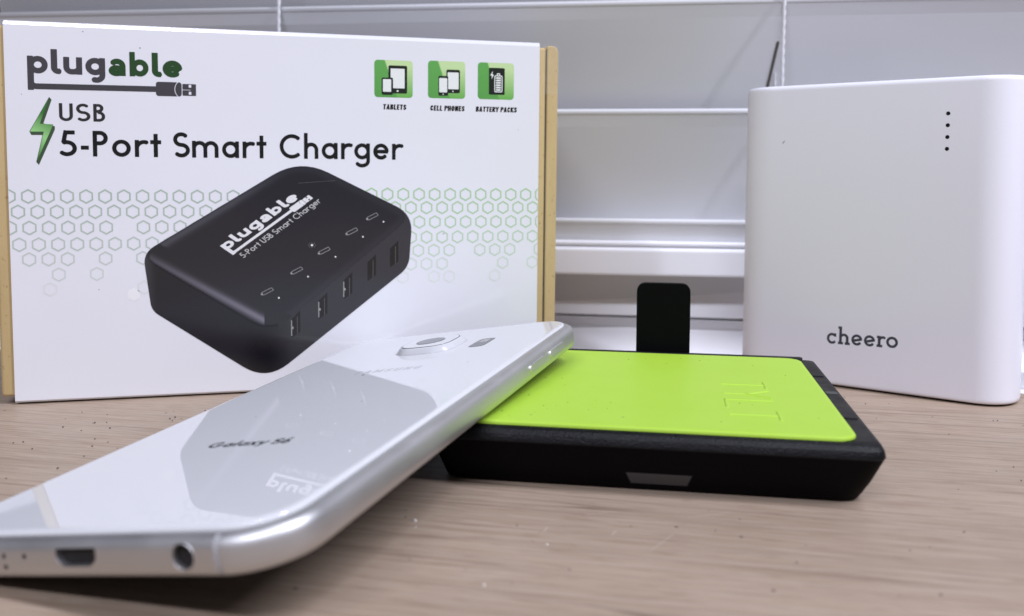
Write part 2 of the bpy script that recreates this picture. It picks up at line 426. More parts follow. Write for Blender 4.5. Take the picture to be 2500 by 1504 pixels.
k.l(k.mix(lc, (0.10, 0.16, 0.03), mu.outputs[0]), k.b.inputs['Base Color'])
k.bump(k.noise(k.coords((1800, 1800, 1800)), 1, 2), 0.12, 0.0003)
M_window = mat('smoked_window', (0.05, 0.05, 0.055), 0.25)
M_glass = mat('white_back_glass', (0.66, 0.665, 0.67), 0.03, spec=0.5, ior=1.52)
k = NT(M_glass); k.l(k.ramp(k.noise(k.coords((55, 30, 40)), 1, 5, .62, .8), [(0.42, (.02, .02, .02)), (0.72, (.055, .055, .055))]), k.b.inputs['Roughness'])
M_metal = mat('pearl_metal', (0.66, 0.655, 0.65), 0.4, metal=1.0); k = NT(M_metal)
k.l(k.ramp(k.noise(k.coords((120, 120, 120)), 1, 4), [(0.3, (.45, .45, .45)), (0.7, (.53, .53, .53))]), k.b.inputs['Roughness'])
M_bump = mat('white_satin_rim', (0.56, 0.56, 0.57), 0.22, spec=0.5)
M_band = mat('antenna_band', (0.42, 0.42, 0.43), 0.5)
M_lens = mat('lens_glass', (0.13, 0.13, 0.14), 0.08, spec=0.4)
M_sens = mat('sensor_glass', (0.10, 0.10, 0.105), 0.12, spec=0.3)
M_slat = mat('painted_slat', (0.68, 0.685, 0.70), 0.42, spec=0.4); k = NT(M_slat)
k.bump(k.noise(k.coords((9, 240, 240)), 1, 3), 0.06, 0.0006)
M_rail = mat('white_rail', (0.85, 0.85, 0.88), 0.38, spec=0.4)
M_cord = mat('white_cord', (0.72, 0.72, 0.73), 0.8)
M_trim = mat('white_trim_paint', (0.86, 0.86, 0.885), 0.4)
M_crumb = mat('pale_crumb', (0.75, 0.72, 0.68), 0.7)
M_ink_matt = mat('scratch_mark', tuple(lin((186, 170, 158))), 0.5)
M_padgrit = mat('pad_grit', (0.22, 0.32, 0.06), 0.8)
M_grit = mat('dark_grit', (0.10, 0.085, 0.08), 0.8)
M_slot = mat('slot_shadow', (0.10, 0.09, 0.08), 0.8)
M_pane = mat('dark_window', (0.010, 0.008, 0.02), 0.3)

# ------------------------------------------------------------------ table top
def table():
    # outline: straight back edge, rounded back right corner, long front and sides
    P = [(-900, -500), (420, -500), (400, 60)]
    P += [(300, 140), (220, 205), (178, 240)]
    P += [(160+20*math.cos(a), 262+20*math.sin(a)) for a in [math.radians(x) for x in (-20, 5, 25)]][:0]
    P += [(152.6, 268), (143, 284), (128, 303), (108, 318), (84, 326), (60, 330), (-900, 330)]
    n = len(P)
    def ring(i, z):
        return [(x*(1-i/900), y-(i if y > 300 else 0), z) for x, y in P]
    V, Fc, sm = loft([ring(1.2, -22), ring(0, -20.8), ring(0, -0.9), ring(.35, -.25), ring(1.0, 0)])
    o = mesh_obj('tabletop', V, Fc, M_wood, None, [False]*len(Fc)); o['kind'] = 'structure'; o['label'] = 'pale wood grain table top with dark specks under everything'
    return o
top_o = table()

# ------------------------------------------------------------------ window blind and sill
BY = -0.135
blind = empty('window_blind', 'white horizontal slat window blind hanging behind the table', 'blind', (0, 345, 0), (0, 0, BY))
SL0, SL1 = -216.5, 330
slats = []
def slat_y(t): return 13.5*(1-(1-t)**1.15)
for zt in (168.0, 128.1, 88.6, 48.1):
    L = 46.0; th = 2.6; dep = 17.0
    # top edge leans towards the room and shows the thickness of the slat; face slightly hollow
    ft = []; bk = []
    for q in range(11):
        t = q/10; y = 0.35+slat_y(t); z = zt-2.1-t*(L-2.1)
        ft.append((y, z)); bk.append((y+th, z+0.7))
    prof = [(0.05, zt-1.9), (0.0, zt-.7), (0.2, zt-.2), (0.7, zt+.05), (1.9, zt+.1), (th+.2, zt-.4)]
    pr = prof+[bk[q] for q in range(1, 11)]+[ft[q] for q in range(10, -1, -1)]
    V, Fc = extrude_profile(pr, SL0, SL1)
    n = len(pr)
    mesh_obj('slat', V, Fc, M_slat, blind, [True, True, True, True, True, False]+[True]*(n-8)+[False, False]+[False, False]); slats.append(bpy.context.scene.collection.objects[-1])
rp = [(-3.2, 27.6), (-3.4, 28.3), (-3.4, 36.5), (-3.2, 37.1), (-2.6, 37.5), (-0.7, 37.7), (-0.7, 38.5), (-1.5, 38.6), (-1.9, 38.8), (-1.9, 39.4), (-1.5, 39.8), (-.6, 40.0), (9, 40.0), (10, 39), (10, 28), (9, 27.6)]
V, Fc = extrude_profile(rp, SL0, SL1)
mesh_obj('bottom_rail', V, Fc, M_rail, blind, False)

def cord(parent, s, n, z0, z1, r, name='lift_cord', twist=1.7):
    rings = []
    zs = np.arange(z0, z1, 0.45)
    for z in zs:
        a = z/twist*math.pi
        rr_ = [r*(1+0.22*math.cos(2*(2*math.pi*q/8)-a)) for q in range(8)]
        off = 0.35*math.sin(z*0.045)
        rings.append([(s+off+rr_[q]*math.cos(2*math.pi*q/8), n+rr_[q]*math.sin(2*math.pi*q/8), z) for q in range(8)])
    V, Fc, sm = loft(rings)
    return mesh_obj(name, V, Fc, M_cord, parent, sm)
cord(blind, -90.3, -1.2, 27, 200, 0.62)
cord(blind, 97.6, -1.2, 27, 200, 0.62)
cord(blind, 96.5, 8.6, 90, 118, 0.5, 'ladder_string')
# cord slot in the slat beside the right cord: flat dark patch painting the shade inside the hole
pts = rrect(95.1, -4, 96.2, 15, .5, 8)
def on_slat(x, y, zt=128.1):       # y measured up from z = zt-30
    z = zt-30+y; t = (zt-2.1-z)/43.9
    return (x+(y-8)*0.10-0.012*(y-16)**2*.3, 0.35+slat_y(t)-0.12, z)
mesh_obj('cord_slot_shade', [on_slat(x, y) for x, y in pts], [tuple(range(len(pts)))], M_slot, slats[1])

pane = mesh_obj('window_pane', *extrude_profile([(34, -60), (36, -60), (36, 260), (34, 260)], -900, 700), M_pane)
pane.location = (0, 345*S, 0); pane.rotation_euler = (0, 0, BY); pane['kind'] = 'structure'
wall_curve = [(12.5-2.6*(q/8)**1.6, 27-15.8*q/8) for q in range(9)]
sill_prof = [(34, 46), (12.5, 46)]+wall_curve+[(10.4, 10.7), (16.5, 10.6), (16.5, 10.0), (10.2, 9.9), (14.6, 5.7), (14.3, 5.2), (6.5, -3.2), (6.0, -4.0), (4.6, -4.1), (4.2, -9.6), (4.8, -10.1), (2.0, -10.3), (1.5, -10.8), (1.5, -60), (34, -60)]
V, Fc = extrude_profile(sill_prof[::-1], -260, 420)
sill = mesh_obj('window_sill', V, Fc, M_trim, None, False)
sill.location = (0, 345*S, 0); sill.rotation_euler = (0, 0, -0.17); sill['kind'] = 'structure'

# ------------------------------------------------------------------ retail box
BX, BYY, BYAW, BW, BH, BLEAN = -135.853, 247.80, 0.2433, 148.02, 103.56, -0.013
box = empty('product_box', 'white and kraft cardboard product box printed with a black charger', 'box', (BX, BYY, 0.6), (-BLEAN, 0, BYAW))
BD = 44.0
# local: x along the front, y depth (0 = front face), z up
def rbox(x0, y0, z0, x1, y1, z1, r, n=5):
    """box with all edges rounded, swept along x"""
    prof = rrect(y0, z0, y1, z1, r, n)
    rings = []
    for xx, ins in ((x0, r*0.7), (x0+r*0.3, r*.2), (x0+r, 0), (x1-r, 0), (x1-r*.3, r*.2), (x1, r*.7)):
        rings.append([(xx, y0+ins+(y-y0)*(y1-y0-2*ins)/(y1-y0), z0+ins+(z-z0)*(z1-z0-2*ins)/(z1-z0)) for y, z in prof])
    return loft(rings)
def add(name, vf, m, parent, smooth='own'):
    return mesh_obj(name, vf[0], vf[1], m, parent, vf[2] if smooth == 'own' else smooth)
add('kraft_carton', rbox(-3.55, 0.7, 1.6, 150.35, BD-1, 102.2, 0.9), M_kraft, box)
efp = [(x, z) for x, z in smooth_poly([(150.45, 1.2), (154.05, 1.2), (154.05, 102.75), (150.45, 102.75)], [.5, 2.0, 2.3, .9], 5)]
def shrink(pts, d): return [(152.25+(x-152.25)*(1-d/1.8), 52+(z-52)*(1-d/51)) for x, z in pts]
V, Fc, sm = loft([[(x, .9, z) for x, z in shrink(efp, .0)]]+[[(x, y, z) for x, z in shrink(efp, d)] for y, d in ()]+[[(x, BD-.6, z) for x, z in efp]])
V, Fc, sm = loft([[(x, .35, z) for x, z in shrink(efp, .35)], [(x, .45, z) for x, z in shrink(efp, .12)], [(x, .8, z) for x, z in efp], [(x, BD-.6, z) for x, z in efp]])
mesh_obj('end_flap', V, Fc, M_kraft, box, sm)
add('flap_seam', box_vf(150.25, 0.66, 3, 150.5, BD-4, 101.6), M_slot, box)
# sleeve: front, top, bottom and back panels of folded card
t = 0.45
sp = []
outer = [(0.0, 0.0), (0.0, BH-1.1), (0.25, BH-.35), (0.9, BH), (BD, BH), (BD, 0.0), (BD, -0.0)]
def sleeve_rings():
    o = [(0.35, 0.0), (0.0, .5), (0.0, BH-1.2), (0.3, BH-.35), (1.1, BH), (BD-1, BH), (BD, BH-1), (BD, 0.6), (BD-.6, 0)]
    i = [(0.8, t), (t, .9), (t, BH-1.4), (.7, BH-.8), (1.3, BH-t), (BD-1.2, BH-t), (BD-t, BH-1.3), (BD-t, .9), (BD-.9, t)]
    return o, i
o_, i_ = sleeve_rings(); n = len(o_)
V = [(0, y, z) for y, z in o_]+[(BW, y, z) for y, z in o_]+[(0, y, z) for y, z in i_]+[(BW, y, z) for y, z in i_]
Fc = []; sm = []
for q in range(n):
    r_ = (q+1) % n
    Fc += [(q, r_, n+r_, n+q), (2*n+q, 3*n+q, 3*n+r_, 2*n+r_), (q, 2*n+q, 2*n+r_, r_), (n+q, n+r_, 3*n+r_, 3*n+q)]; sm += [False]*4
sleeve = mesh_obj('printed_sleeve', V, Fc, M_sleeve, box, sm)
# small paper tab sticking up behind the top edge
tp = [(6.1+3.1*math.cos(a), 20, BH-.2+1.5*math.sin(a)) for a in np.linspace(0, math.pi, 14)]
tb = [(x, y+.4, z) for x, y, z in tp]; nn = len(tp)
mesh_obj('paper_tab', tp+tb, [tuple(range(nn))[::-1], tuple(range(nn, 2*nn))]+[(q, q+1, nn+q+1, nn+q) for q in range(nn-1)], M_sleeve, box)
# clear tape wrapped over the top corner of the end flap
tv = []; tf = []
TW = 9
for q in range(TW):
    for j in range(12):
        x = 149.2+q*(154.15-149.2)/(TW-1); z = 88+j*14.6/11
        y = 0.30-0.12*abs(math.sin(q*1.9+j*1.3))
        if x > 153.2: y = 0.42
        tv.append((x, y-.05 if x > 150.4 else 0.55-0.1*abs(math.sin(q+j)), z if z < 102 else 102.9))
for q in range(TW-1):
    for j in range(11): tf.append((q*12+j, (q+1)*12+j, (q+1)*12+j+1, q*12+j+1))
mesh_obj('clear_tape', tv, tf, M_tape, box, True)

def box3(x, y, z): return (x, -0.035-z, y)
GREY = ink(72, 69, 78); GREEN = ink(47, 74, 48); BLACK = ink(30, 30, 32)

# --- logo
GB = glyphs_bold(0.315)
def logo_fields():
    """logo in its own plane coordinates (mm as on the box front)"""
    b, sx = 89.62, 4.66
    f1 = text_field('p', GB, .315, 5.58, 10.70, b, sx)
    f2 = text_field('l', GB, .315, 11.42, 13.75, b, sx)
    f3 = text_field('u', GB, .315, 14.5, 19.2, b, sx)
    f4 = text_field('g', GB, .315, 20.0, 25.0, b, sx)
    g1 = text_field('a', GB, .315, 25.85, 30.2, b, sx)
    g2 = text_field('b', GB, .315, 31.2, 36.2, b, sx)
    g3 = text_field('l', GB, .315, 36.95, 39.3, b, sx)
    g4 = text_field('e', GB, .315, 39.75, 44.95, b, sx)
    def cable(X, Y):
        return np.minimum(d_poly_line(X, Y, [(6.4, 92), (6.4, 87.2)]+arc(7.7, 87.3, 1.3, 1.1, 180, 270)+[(37.9, 86.3)], .78), d_rrect(X, Y, 7, 85.55, 37.7, 86.95))
    def grey(X, Y):
        d = np.minimum.reduce([f(X, Y) for f in (f1, f2, f3, f4)]+[cable(X, Y)])
        plug = d_rrect(X, Y, 37.9, 84.45, 44.65, 88.35, .7)
        plug = np.maximum(plug, -(np.abs(np.hypot((X-45.6)/1.0, (Y-86.4))-2.75)-0.09))
        conn = d_rrect(X, Y, 44.85, 84.7, 48.45, 87.95, .1)
        for y0 in (85.0, 86.95): conn = np.maximum(conn, -d_rrect(X, Y, 46.5, y0, 47.2, y0+.85, .1))
        conn = np.maximum(conn, -d_rrect(X, Y, 44.8, 86.22, 47.0, 86.38))
        return np.minimum(d, np.minimum(plug, conn))
    def green(X, Y): return np.minimum.reduce([f(X, Y) for f in (g1, g2, g3, g4)])
    return grey, green
lg, lgr = logo_fields()
P = Print(); P.shape(lg, 4.5, 83.5, 49.5, 97.5, GREY); P.shape(lgr, 24.5, 88.5, 46, 97.5, GREEN)
P.build('printed_logo', M_ink, sleeve, box3)
# --- bolt
P = Print()
bolt = [(10.7, 83.5), (8.2, 76.2), (11.9, 76.0), (11.55, 75.0), (7.6, 65.2), (8.35, 65.2), (6.9, 65.9), (8.9, 73.5), (5.75, 74.0)]
bo = [(10.75, 83.45), (11.35, 82.7), (9.15, 76.3), (11.95, 75.6), (11.95, 74.7), (7.75, 65.1), (7.1, 65.9), (8.85, 73.2), (6.1, 73.15), (5.65, 74.1)]
bf = [(10.7, 83.3), (8.3, 76.2), (11.6, 76.1), (7.25, 66.0), (9.2, 74.1), (5.8, 74.05)]
P.shape(lambda X, Y: d_polygon(X, Y, bo), 5, 64.5, 12.5, 84, ink(66, 84, 66))
def bolt_col(x, y):
    tt = np.clip(1-np.abs((y-72.6)+(x-9)*0.6)/6.5, 0, 1)[:, None]
    return np.array(ink(62, 118, 58))*(1-tt)+np.array(ink(150, 205, 140))*tt
P.shape(lambda X, Y: d_polygon(X, Y, bf), 5, 64.5, 12.5, 84, bolt_col, .02, run=3)
P.build('printed_bolt', M_ink, sleeve, box3)
# --- title
GF = glyphs_geo(.155)
P = Print()
P.shape(text_field('USB', GF, .155, 13.1, 24.6, 77.05, 4.8, gap=.19), 12.5, 76, 25.5, 83, ink(52, 50, 54))
for wd, a, b in (('5-Port', 13.15, 39.0), ('Smart', 42.45, 67.3), ('Charger', 70.95, 105.95)):
    P.shape(text_field(wd, GF, .155, a, b, 67.55, 7.0, gap=.14), a-.5, 64.8, b+.5, 76, BLACK)
P.build('printed_title', M_ink, sleeve, box3)
# --- icons
P = Print()
GC = glyphs_condensed(.195)
for x0, x1, y0, y1, wd, ta, tbb, kind in ((97.95, 109.2, 85.8, 96.6, 'TABLETS', 100.4, 107.25, 0), (113.75, 124.95, 85.95, 96.9, 'CELL PHONES', 114.4, 124.75, 1), (128.8, 139.95, 86.05, 96.95, 'BATTERY PACKS', 128.2, 140.9, 2)):
    def ic(x, y, x0=x0, y0=y0):
        u = (x-x0)/11.2; v = (y-y0)/10.8
        edge = 0.27+(1-v)*0.32
        light = (u > edge)*np.clip(v*1.25-.05, 0, 1)
        dk = np.array(ink(96, 160, 88)); lt = np.array(ink(192, 216, 170))
        base = np.array(ink(110, 172, 92))
        return np.where((u > edge)[:, None], base+(lt-base)*light[:, None], dk*(0.92+0.14*v[:, None]))
    P.shape(lambda X, Y: d_rrect(X, Y, x0, y0, x1, y1, 1.0), x0-.3, y0-.3, x1+.3, y1+.3, ic, run=1, res=.2)
    def dev(X, Y, a, b, c, d, r=.45): return d_rrect(X, Y, x0+a, y0+b, x0+c, y0+d, r)
    DK = ink(38, 42, 40); WH = ink(226, 228, 240)
    bb = (x0, y0, x1, y1)
    if kind == 0:
        P.shape(lambda X, Y: np.minimum(dev(X, Y, 4.1, 1.2, 9.6, 9.3), dev(X, Y, 2.1, .7, 5.4, 5.7)), *bb, DK, .02)
        P.shape(lambda X, Y: np.minimum(np.maximum(dev(X, Y, 4.75, 2.7, 8.85, 8.4, .05), -dev(X, Y, 2.1, .7, 5.45, 5.75)), np.minimum(dev(X, Y, 2.5, 1.6, 4.9, 5.25, .05), np.hypot(X-x0-6.8, Y-y0-1.9)-.28)), *bb, WH, .04)
    elif kind == 1:
        P.shape(lambda X, Y: np.minimum(dev(X, Y, 5.5, 1.6, 9.6, 8.5), dev(X, Y, 3.1, .75, 6.0, 6.6)), *bb, DK, .02)
        P.shape(lambda X, Y: np.minimum(np.maximum(dev(X, Y, 5.85, 2.75, 9.2, 7.7, .2), -dev(X, Y, 3.1, .75, 6.05, 6.65)), np.minimum(dev(X, Y, 3.35, 1.75, 5.75, 5.95, .2), np.minimum(np.hypot(X-x0-7.5, Y-y0-2.1)-.2, np.hypot(X-x0-4.55, Y-y0-1.2)-.18))), *bb, WH, .04)
    else:
        P.shape(lambda X, Y: dev(X, Y, 3.4, 1.4, 8.3, 9.4, .3), *bb, DK, .02)
        def batt(X, Y):
            o = np.maximum(dev(X, Y, 5.1, 2.15, 7.6, 7.15, .4), -dev(X, Y, 5.35, 2.4, 7.35, 6.9, .2))
            o = np.minimum(o, np.maximum(dev(X, Y, 5.85, 7.1, 6.85, 7.8, .1), -dev(X, Y, 6.1, 7.1, 6.6, 7.55, .05)))
            for q in range(6): o = np.minimum(o, dev(X, Y, 5.6, 2.6+q*.71, 7.1, 3.08+q*.71, .04))
            bz = [(x0+4.7, y0+8.6), (x0+3.8, y0+7.1), (x0+4.3, y0+7.1), (x0+4.2, y0+5.9), (x0+4.9, y0+7.4), (x0+4.4, y0+7.4)]
            return np.minimum(o, d_polygon(X, Y, bz))
        P.shape(batt, *bb, WH, .04, res=.1)
    P.shape(text_field(wd, GC, .195, ta, tbb, 82.25, 1.55, gap=.06, space=.22, shear=.06), ta-.4, 82, tbb+.5, 84.2, BLACK, res=.07)
P.build('printed_icons', M_ink, sleeve, box3)
# --- hexagons
def hex_ring(Pt, cx, cy, col, R=2.03, wd=.46, x_min=.1, x_max=BW-.1):
    o = len(Pt.V)
    for rad in (R, R-wd):
        for q in range(6):
            a = math.radians(90+60*q); Pt.V.append((min(max(cx+rad*math.cos(a), x_min), x_max), cy+rad*math.sin(a), 0)); Pt.Col.append(col)
    for q in range(6): Pt.F.append((o+q, o+(q+1) % 6, o+6+(q+1) % 6, o+6+q))
P = Print()
rowsL = [56.6, 52.4, 48.05, 43.5, 39.45, 35.2, 31.15]; rowsR = [57.35, 53.4, 49.1, 44.55, 40.55, 36.5, 32.6]
fade = [0, .05, .12, .25, .4, .6, .84]
def tone(side, r):
    a = np.array(ink(170, 184, 180) if side == 0 else ink(168, 198, 166)); b = np.array(ink(224, 224, 240))
    return tuple(a*(1-fade[r])+b*fade[r])
pl = 4.83
Lk = {0: range(-1, 13), 1: range(0, 12), 2: [0, 1, 2, 3, 4, 5, 7, 8, 9, 10], 3: range(0, 9), 4: [0, 1, 2, 4, 6], 5: [2, 4], 6: [1, 6]}
offL = {0: 4.85, 1: 2.23, 2: 0.02, 3: 2.29, 4: 4.6, 5: 2.25, 6: 4.8}
for r, ks in Lk.items():
    for q in ks:
        cx = offL[r]+q*pl if r != 2 else 0.1+q*pl
        hex_ring(P, cx, rowsL[r], tone(0, r))
pr_ = 4.70
Rk = {0: range(-2, 11), 1: range(-1, 9), 2: range(0, 9), 3: range(0, 9), 4: [0, 1, 2, 4, 5, 6, 8], 5: [0, 1, 2, 6, 8], 6: [0, 2, 3, 6]}
offR = {0: 101.73, 1: 108.7, 2: 111.25, 3: 108.75, 4: 110.95, 5: 108.75, 6: 106.3}
for r, ks in Rk.items():
    for q in ks:
        cx = offR[r]+q*pr_
        if cx < BW+1.5: hex_ring(P, cx, rowsR[r], tone(1, r))
o = len(P.V)
for q in range(6):
    a = math.radians(90+60*q); P.V.append((31.0+1.9*math.cos(a), 29.2+1.9*math.sin(a), 0)); P.Col.append(ink(232, 231, 247))
P.F.append(tuple(range(o, o+6)))
P.build('printed_hexagons', M_ink, sleeve, box3)['kind'] = 'stuff'
# --- picture of the charger
sil = smooth_poly([(76.6, 67.6), (109.2, 51.4), (108.1, 35.6), (66.6, 2.9), (35.6, 24.5), (33.6, 40.8)], [9, 5.5, 3.2, 8, 2.2, 3.6])
top = smooth_poly([(76.6, 67.6), (109.3, 51.0), (68.3, 16.9), (33.0, 40.2)], [9, 5.5, 7.5, 5])
def chg_col(x, y):
    n = len(x); base = np.array([47., 46, 54]); c = np.tile(base, (n, 1))
    X = np.asarray(x); Y = np.asarray(y)
    dt = d_polygon(X, Y, top)                       # inside negative
    # distance to the left ridge and to the port ridge
    def dl(ax, ay, bx, by):
        L = math.hypot(bx-ax, by-ay); return ((bx-ax)*(Y-ay)-(by-ay)*(X-ax))/L
    ridge = dl(36.3, 37.4, 66, 19.6)                # >0 above
    port = -dl(108.2, 46.6, 69.5, 18.6)
    on_top = dt < 0
    along = np.clip((X-36)/28, 0, 1)
    hl = on_top*np.exp(-((ridge-1.1)/1.15)**2)*(X < 66)*(0.55+0.45*along)
    edge = on_top*np.exp(-((-dt-0.8)/1.1)**2)*(ridge > 6)
    c += hl[:, None]*np.array([72, 69, 80])+edge[:, None]*np.array([30, 30, 34])*np.clip((78-X)/20, .25, 1)[:, None]
    c += (on_top*np.clip((40-Y)/20, 0, 1)*7)[:, None]
    pf = (~on_top) & (X > 69.5)
    c[~on_top] += (np.clip((X[~on_top]-62)/12, 0, 1)**1.5*19-4)[:, None]
    side = (~on_top) & (X <= 69.5)
    c[side] += (np.clip(1-(X[side]-34)/3.0, 0, 1)*26)[:, None]
    nearc = np.exp(-((X-67)/5.5)**2)*np.clip((21-Y)/10, 0, 1)*(~on_top)
    c -= (nearc*18)[:, None]
    gap = np.exp(-((dt)/0.35)**2)*(X < 70)*(ridge < 3)
    c -= (gap*16)[:, None]
    return list(np.clip(lin(np.clip(c-6, 6, 255))/WHITE_OBS*0.80, 0, 1))
P = Print()
P.shape(lambda X, Y: d_polygon(X, Y, sil), 33, 5, 110, 67, chg_col, .03, res=.3, run=1)
P.build('printed_charger', M_ink, sleeve, lambda x, y, z: box3(x, y, z))
P = Print()
# ports
up_v = np.array([0.0, 1.0]); al = np.array([2.5, 1.75])
for (x, y) in ((73.8, 15.4), (81.6, 20.6), (88.85, 26.4), (95.8, 31.6), (102.45, 35.6)):
    q0 = np.array([x, y]); hgt = 5.6
    Pq = [tuple(q0), tuple(q0+al*1.0), tuple(q0+al+up_v*(hgt+.6)), tuple(q0+up_v*hgt)]
    P.shape(lambda X, Y: d_polygon(X, Y, Pq), x-1, y-1, x+4, y+9, ink(34, 33, 37), .05, res=.15)
    Pi = [tuple(q0+np.array([1.55, 1.0])), tuple(q0+np.array([1.75, 1.15])), tuple(q0+np.array([1.75, 6.3])), tuple(q0+np.array([1.55, 6.2]))]
    P.shape(lambda X, Y: d_polygon(X, Y, Pi), x-1, y-1, x+4, y+9, ink(84, 82, 84), .07, res=.1)
    if x < 92:
        P.shape(lambda X, Y: np.minimum(d_rrect(X, Y, x-.12, y+.6, x+.14, y+5.2), d_rrect(X, Y, x, y+2.6, x+.55, y+3.3, .1)), x-1, y-1, x+2, y+7, ink(150, 150, 156), .07, res=.08)
# cable symbols, lights
cd = np.array([.80, .60])
for (x, y) in ((97.3, 50.8), (91.3, 46.4), (83.3, 40.8), (75.45, 35.1), (67.1, 29.2)):
    def sym(X, Y, x=x, y=y):
        u = (X-x)*.80+(Y-y)*.60; v = -(X-x)*.45+(Y-y)*.89
        return np.minimum(np.abs(d_rrect(u, v, -1.5, -.45, 1.6, .45, .15))-.07, np.maximum(np.abs(v)-.3, np.abs(u+1.75)-.2))
    P.shape(sym, x-3, y-3, x+3, y+3, ink(150, 149, 158), .05, res=.09)
for (x, y, r_) in ((79.8, 42.5, .33), (100.55, 49.2, .24), (94.5, 44.8, .24), (86.5, 39.0, .24), (78.6, 33.3, .24), (70.3, 27.25, .26)):
    P.shape(lambda X, Y: np.hypot(X-x, Y-y)-r_, x-1, y-1, x+1, y+1, ink(224, 224, 236), .05, res=.08)
for q in range(8):
    a = q*math.pi/4
    P.shape(lambda X, Y: np.hypot(X-79.8-.95*math.cos(a), Y-42.5-.75*math.sin(a))-.11, 78, 41, 81.5, 44, ink(130, 130, 138), .05, res=.08)
# white logo and line of text, laid along the picture's top face
ex = np.array([.520, .383]); ey = np.array([-.392, .290]); o0 = np.array([58.4, 40.57])
inv = np.linalg.inv(np.c_[ex, ey])
def slanted(fn, ox, oy):
    def g(X, Y):
        a = inv[0, 0]*(X-o0[0])+inv[0, 1]*(Y-o0[1]); b = inv[1, 0]*(X-o0[0])+inv[1, 1]*(Y-o0[1])
        return fn(a+ox, b+oy)*.45
    return g
WHT = ink(222, 220, 236)
both = slanted(lambda X, Y: np.minimum(lg(X, Y), lgr(X, Y)), 7.09, 85.49)
P.shape(both, 52, 38, 84, 60, WHT, .05, res=.13)
GT = glyphs_geo(.11)
P.shape(slanted(text_field('5-Port USB Smart Charger', GT, .13, 7.2, 49.5, 79.9, 3.6, gap=.13), 7.09, 85.49), 56, 36, 86, 56, ink(190, 188, 200), .05, res=.12)
# hairline scratch in the lamination
P.shape(lambda X, Y: d_seg(X, Y, 76, 60.5, 86.5, 61.3, .05), 75, 60, 88, 62, ink(92, 90, 98), .05, res=.06)
P.build('printed_charger_details', M_ink, sleeve, box3)
# specks of dust on the card
P = Print()
for (x, y, r_) in ((19.6, 101.2, .16), (34, 97.4, .18), (118.5, 45.5, .18), (22.0, 30.8, .14), (141.5, 77, .12), (4.0, 84, .12)):
    P.shape(lambda X, Y: np.hypot(X-x, (Y-y)*1.3)-r_, x-1, y-1, x+1, y+1, ink(105, 102, 110), .02, res=.06)
P.build('dust_specks', M_ink, sleeve, box3)['kind'] = 'stuff'

# ------------------------------------------------------------------ white power bank
CX, CY, CYAW, CW, CD_, CH_ = 71.803, 294.84, -0.6206, 81.15, 23.0, 92.0
wb = empty('power_bank', 'glossy white upright power bank with four tiny black dots', 'power bank', (CX, CY, 0), (0, 0, CYAW))
def stadium(i, z, dome=0.0):
    pts = []; r = CD_/2-i; L0, L1 = CD_/2, CW-CD_/2
    n = 28
    for k in range(n+1):
        a = math.radians(-90+180*k/n); ca, sa = math.cos(a), math.sin(a)
        # squarish round end
        e = 2/2.25
        pts.append((L1+math.copysign(abs(ca)**e, ca)*r, CD_/2+math.copysign(abs(sa)**e, sa)*r, z))
    for k in range(n+1):
        a = math.radians(90+180*k/n); ca, sa = math.cos(a), math.sin(a)
        e = 2/2.25
        pts.append((L0+math.copysign(abs(ca)**e, ca)*r, CD_/2+math.copysign(abs(sa)**e, sa)*r, z))
    return pts
prof = [(1.3, 0.6), (0.8, 0.62), (0.3, .85), (.06, 1.3), (0, 2.0), (0, CH_-1.6), (.08, CH_-1.0), (.3, CH_-.45), (.7, CH_-.12), (1.3, CH_)]
shell = add('shell', loft([stadium(i, z) for i, z in prof]), M_white, wb)
add('foot_shade_plate', loft([stadium(1.8, 0.0), stadium(1.8, .7)]), M_dark, wb)  # inset plate blackened to draw the contact shadow under the shell
def wb3(x, y, z): return (x, -0.03-z, y)
for zc in (81.8, 78.5, 75.2, 71.9):
    P = Print(); P.shape(lambda X, Y: np.hypot(X-61.84, Y-zc)-.56, 60.5, zc-1.2, 63.2, zc+1.2, (.01, .01, .012), res=.1)
    P.build('indicator_dot', M_ink, shell, wb3)
GSb = glyphs_slab(.225)
P = Print()
xs_ = [('c', 30.1, 33.05), ('h', 33.45, 37.0), ('e', 37.35, 40.55), ('e', 41.0, 44.2), ('r', 44.65, 47.15), ('o', 47.3, 50.6)]
for q, (ch, a, b) in enumerate(xs_):
    P.shape(text_field(ch, GSb, .225, a, b, 13.25+q*.13, 3.35), a-.4, 12.5, b+.4, 20.5, tuple(lin((74, 76, 82))), res=.09)
P.build('printed_lettering', M_ink, shell, wb3)
P = Print(); P.shape(lambda X, Y: d_seg(X, Y, 14.9, 74.2, 15.5, 75.0, .12), 14, 73, 16.5, 76, tuple(lin((120, 120, 124))), res=.06)
P.build('dust_speck', M_ink, shell, wb3)

# ------------------------------------------------------------------ black and lime power bank
TX, TY, TYAW = -15.746, 186.22, -0.1643
TL, TD, TH = 88.05, 83.4, 13.0
bk = empty('power_bank', 'black rubber power bank with a lime green top lying flat', 'power bank', (TX, TY, 0), (0, 0, TYAW))
def bank_ring(i, z, ch):
    """outline with chamfered corners: i inset, ch corner cut"""
    x0, y0, x1, y1 = i*.35-.8, i-2.6, TL+.5-i*.62, TD-i
    P4 = [(x1, y0), (x1, y1), (x0, y1), (x0, y0)]
    return [(x, y, z) for x, y in smooth_poly(P4, [ch]*4, 7)]
bp = [(6.2, 0.25, 5), (5.4, 0.4, 5.2), (4.7, 1.2, 5.6), (2.6, 4.6, 5.2), (0.25, 9.7, 3.8), (0.1, 10.05, 3.6), (0.0, 10.25, 3.4), (.1, 10.7, 3.2), (.5, 11.6, 2.8), (1.2, 12.4, 2.4), (1.9, 12.85, 2.2), (2.8, 13.0, 2.0)]
casing = add('casing', loft([bank_ring(*q) for q in bp]), M_black, bk)
casing.data.materials.append(M_black2)
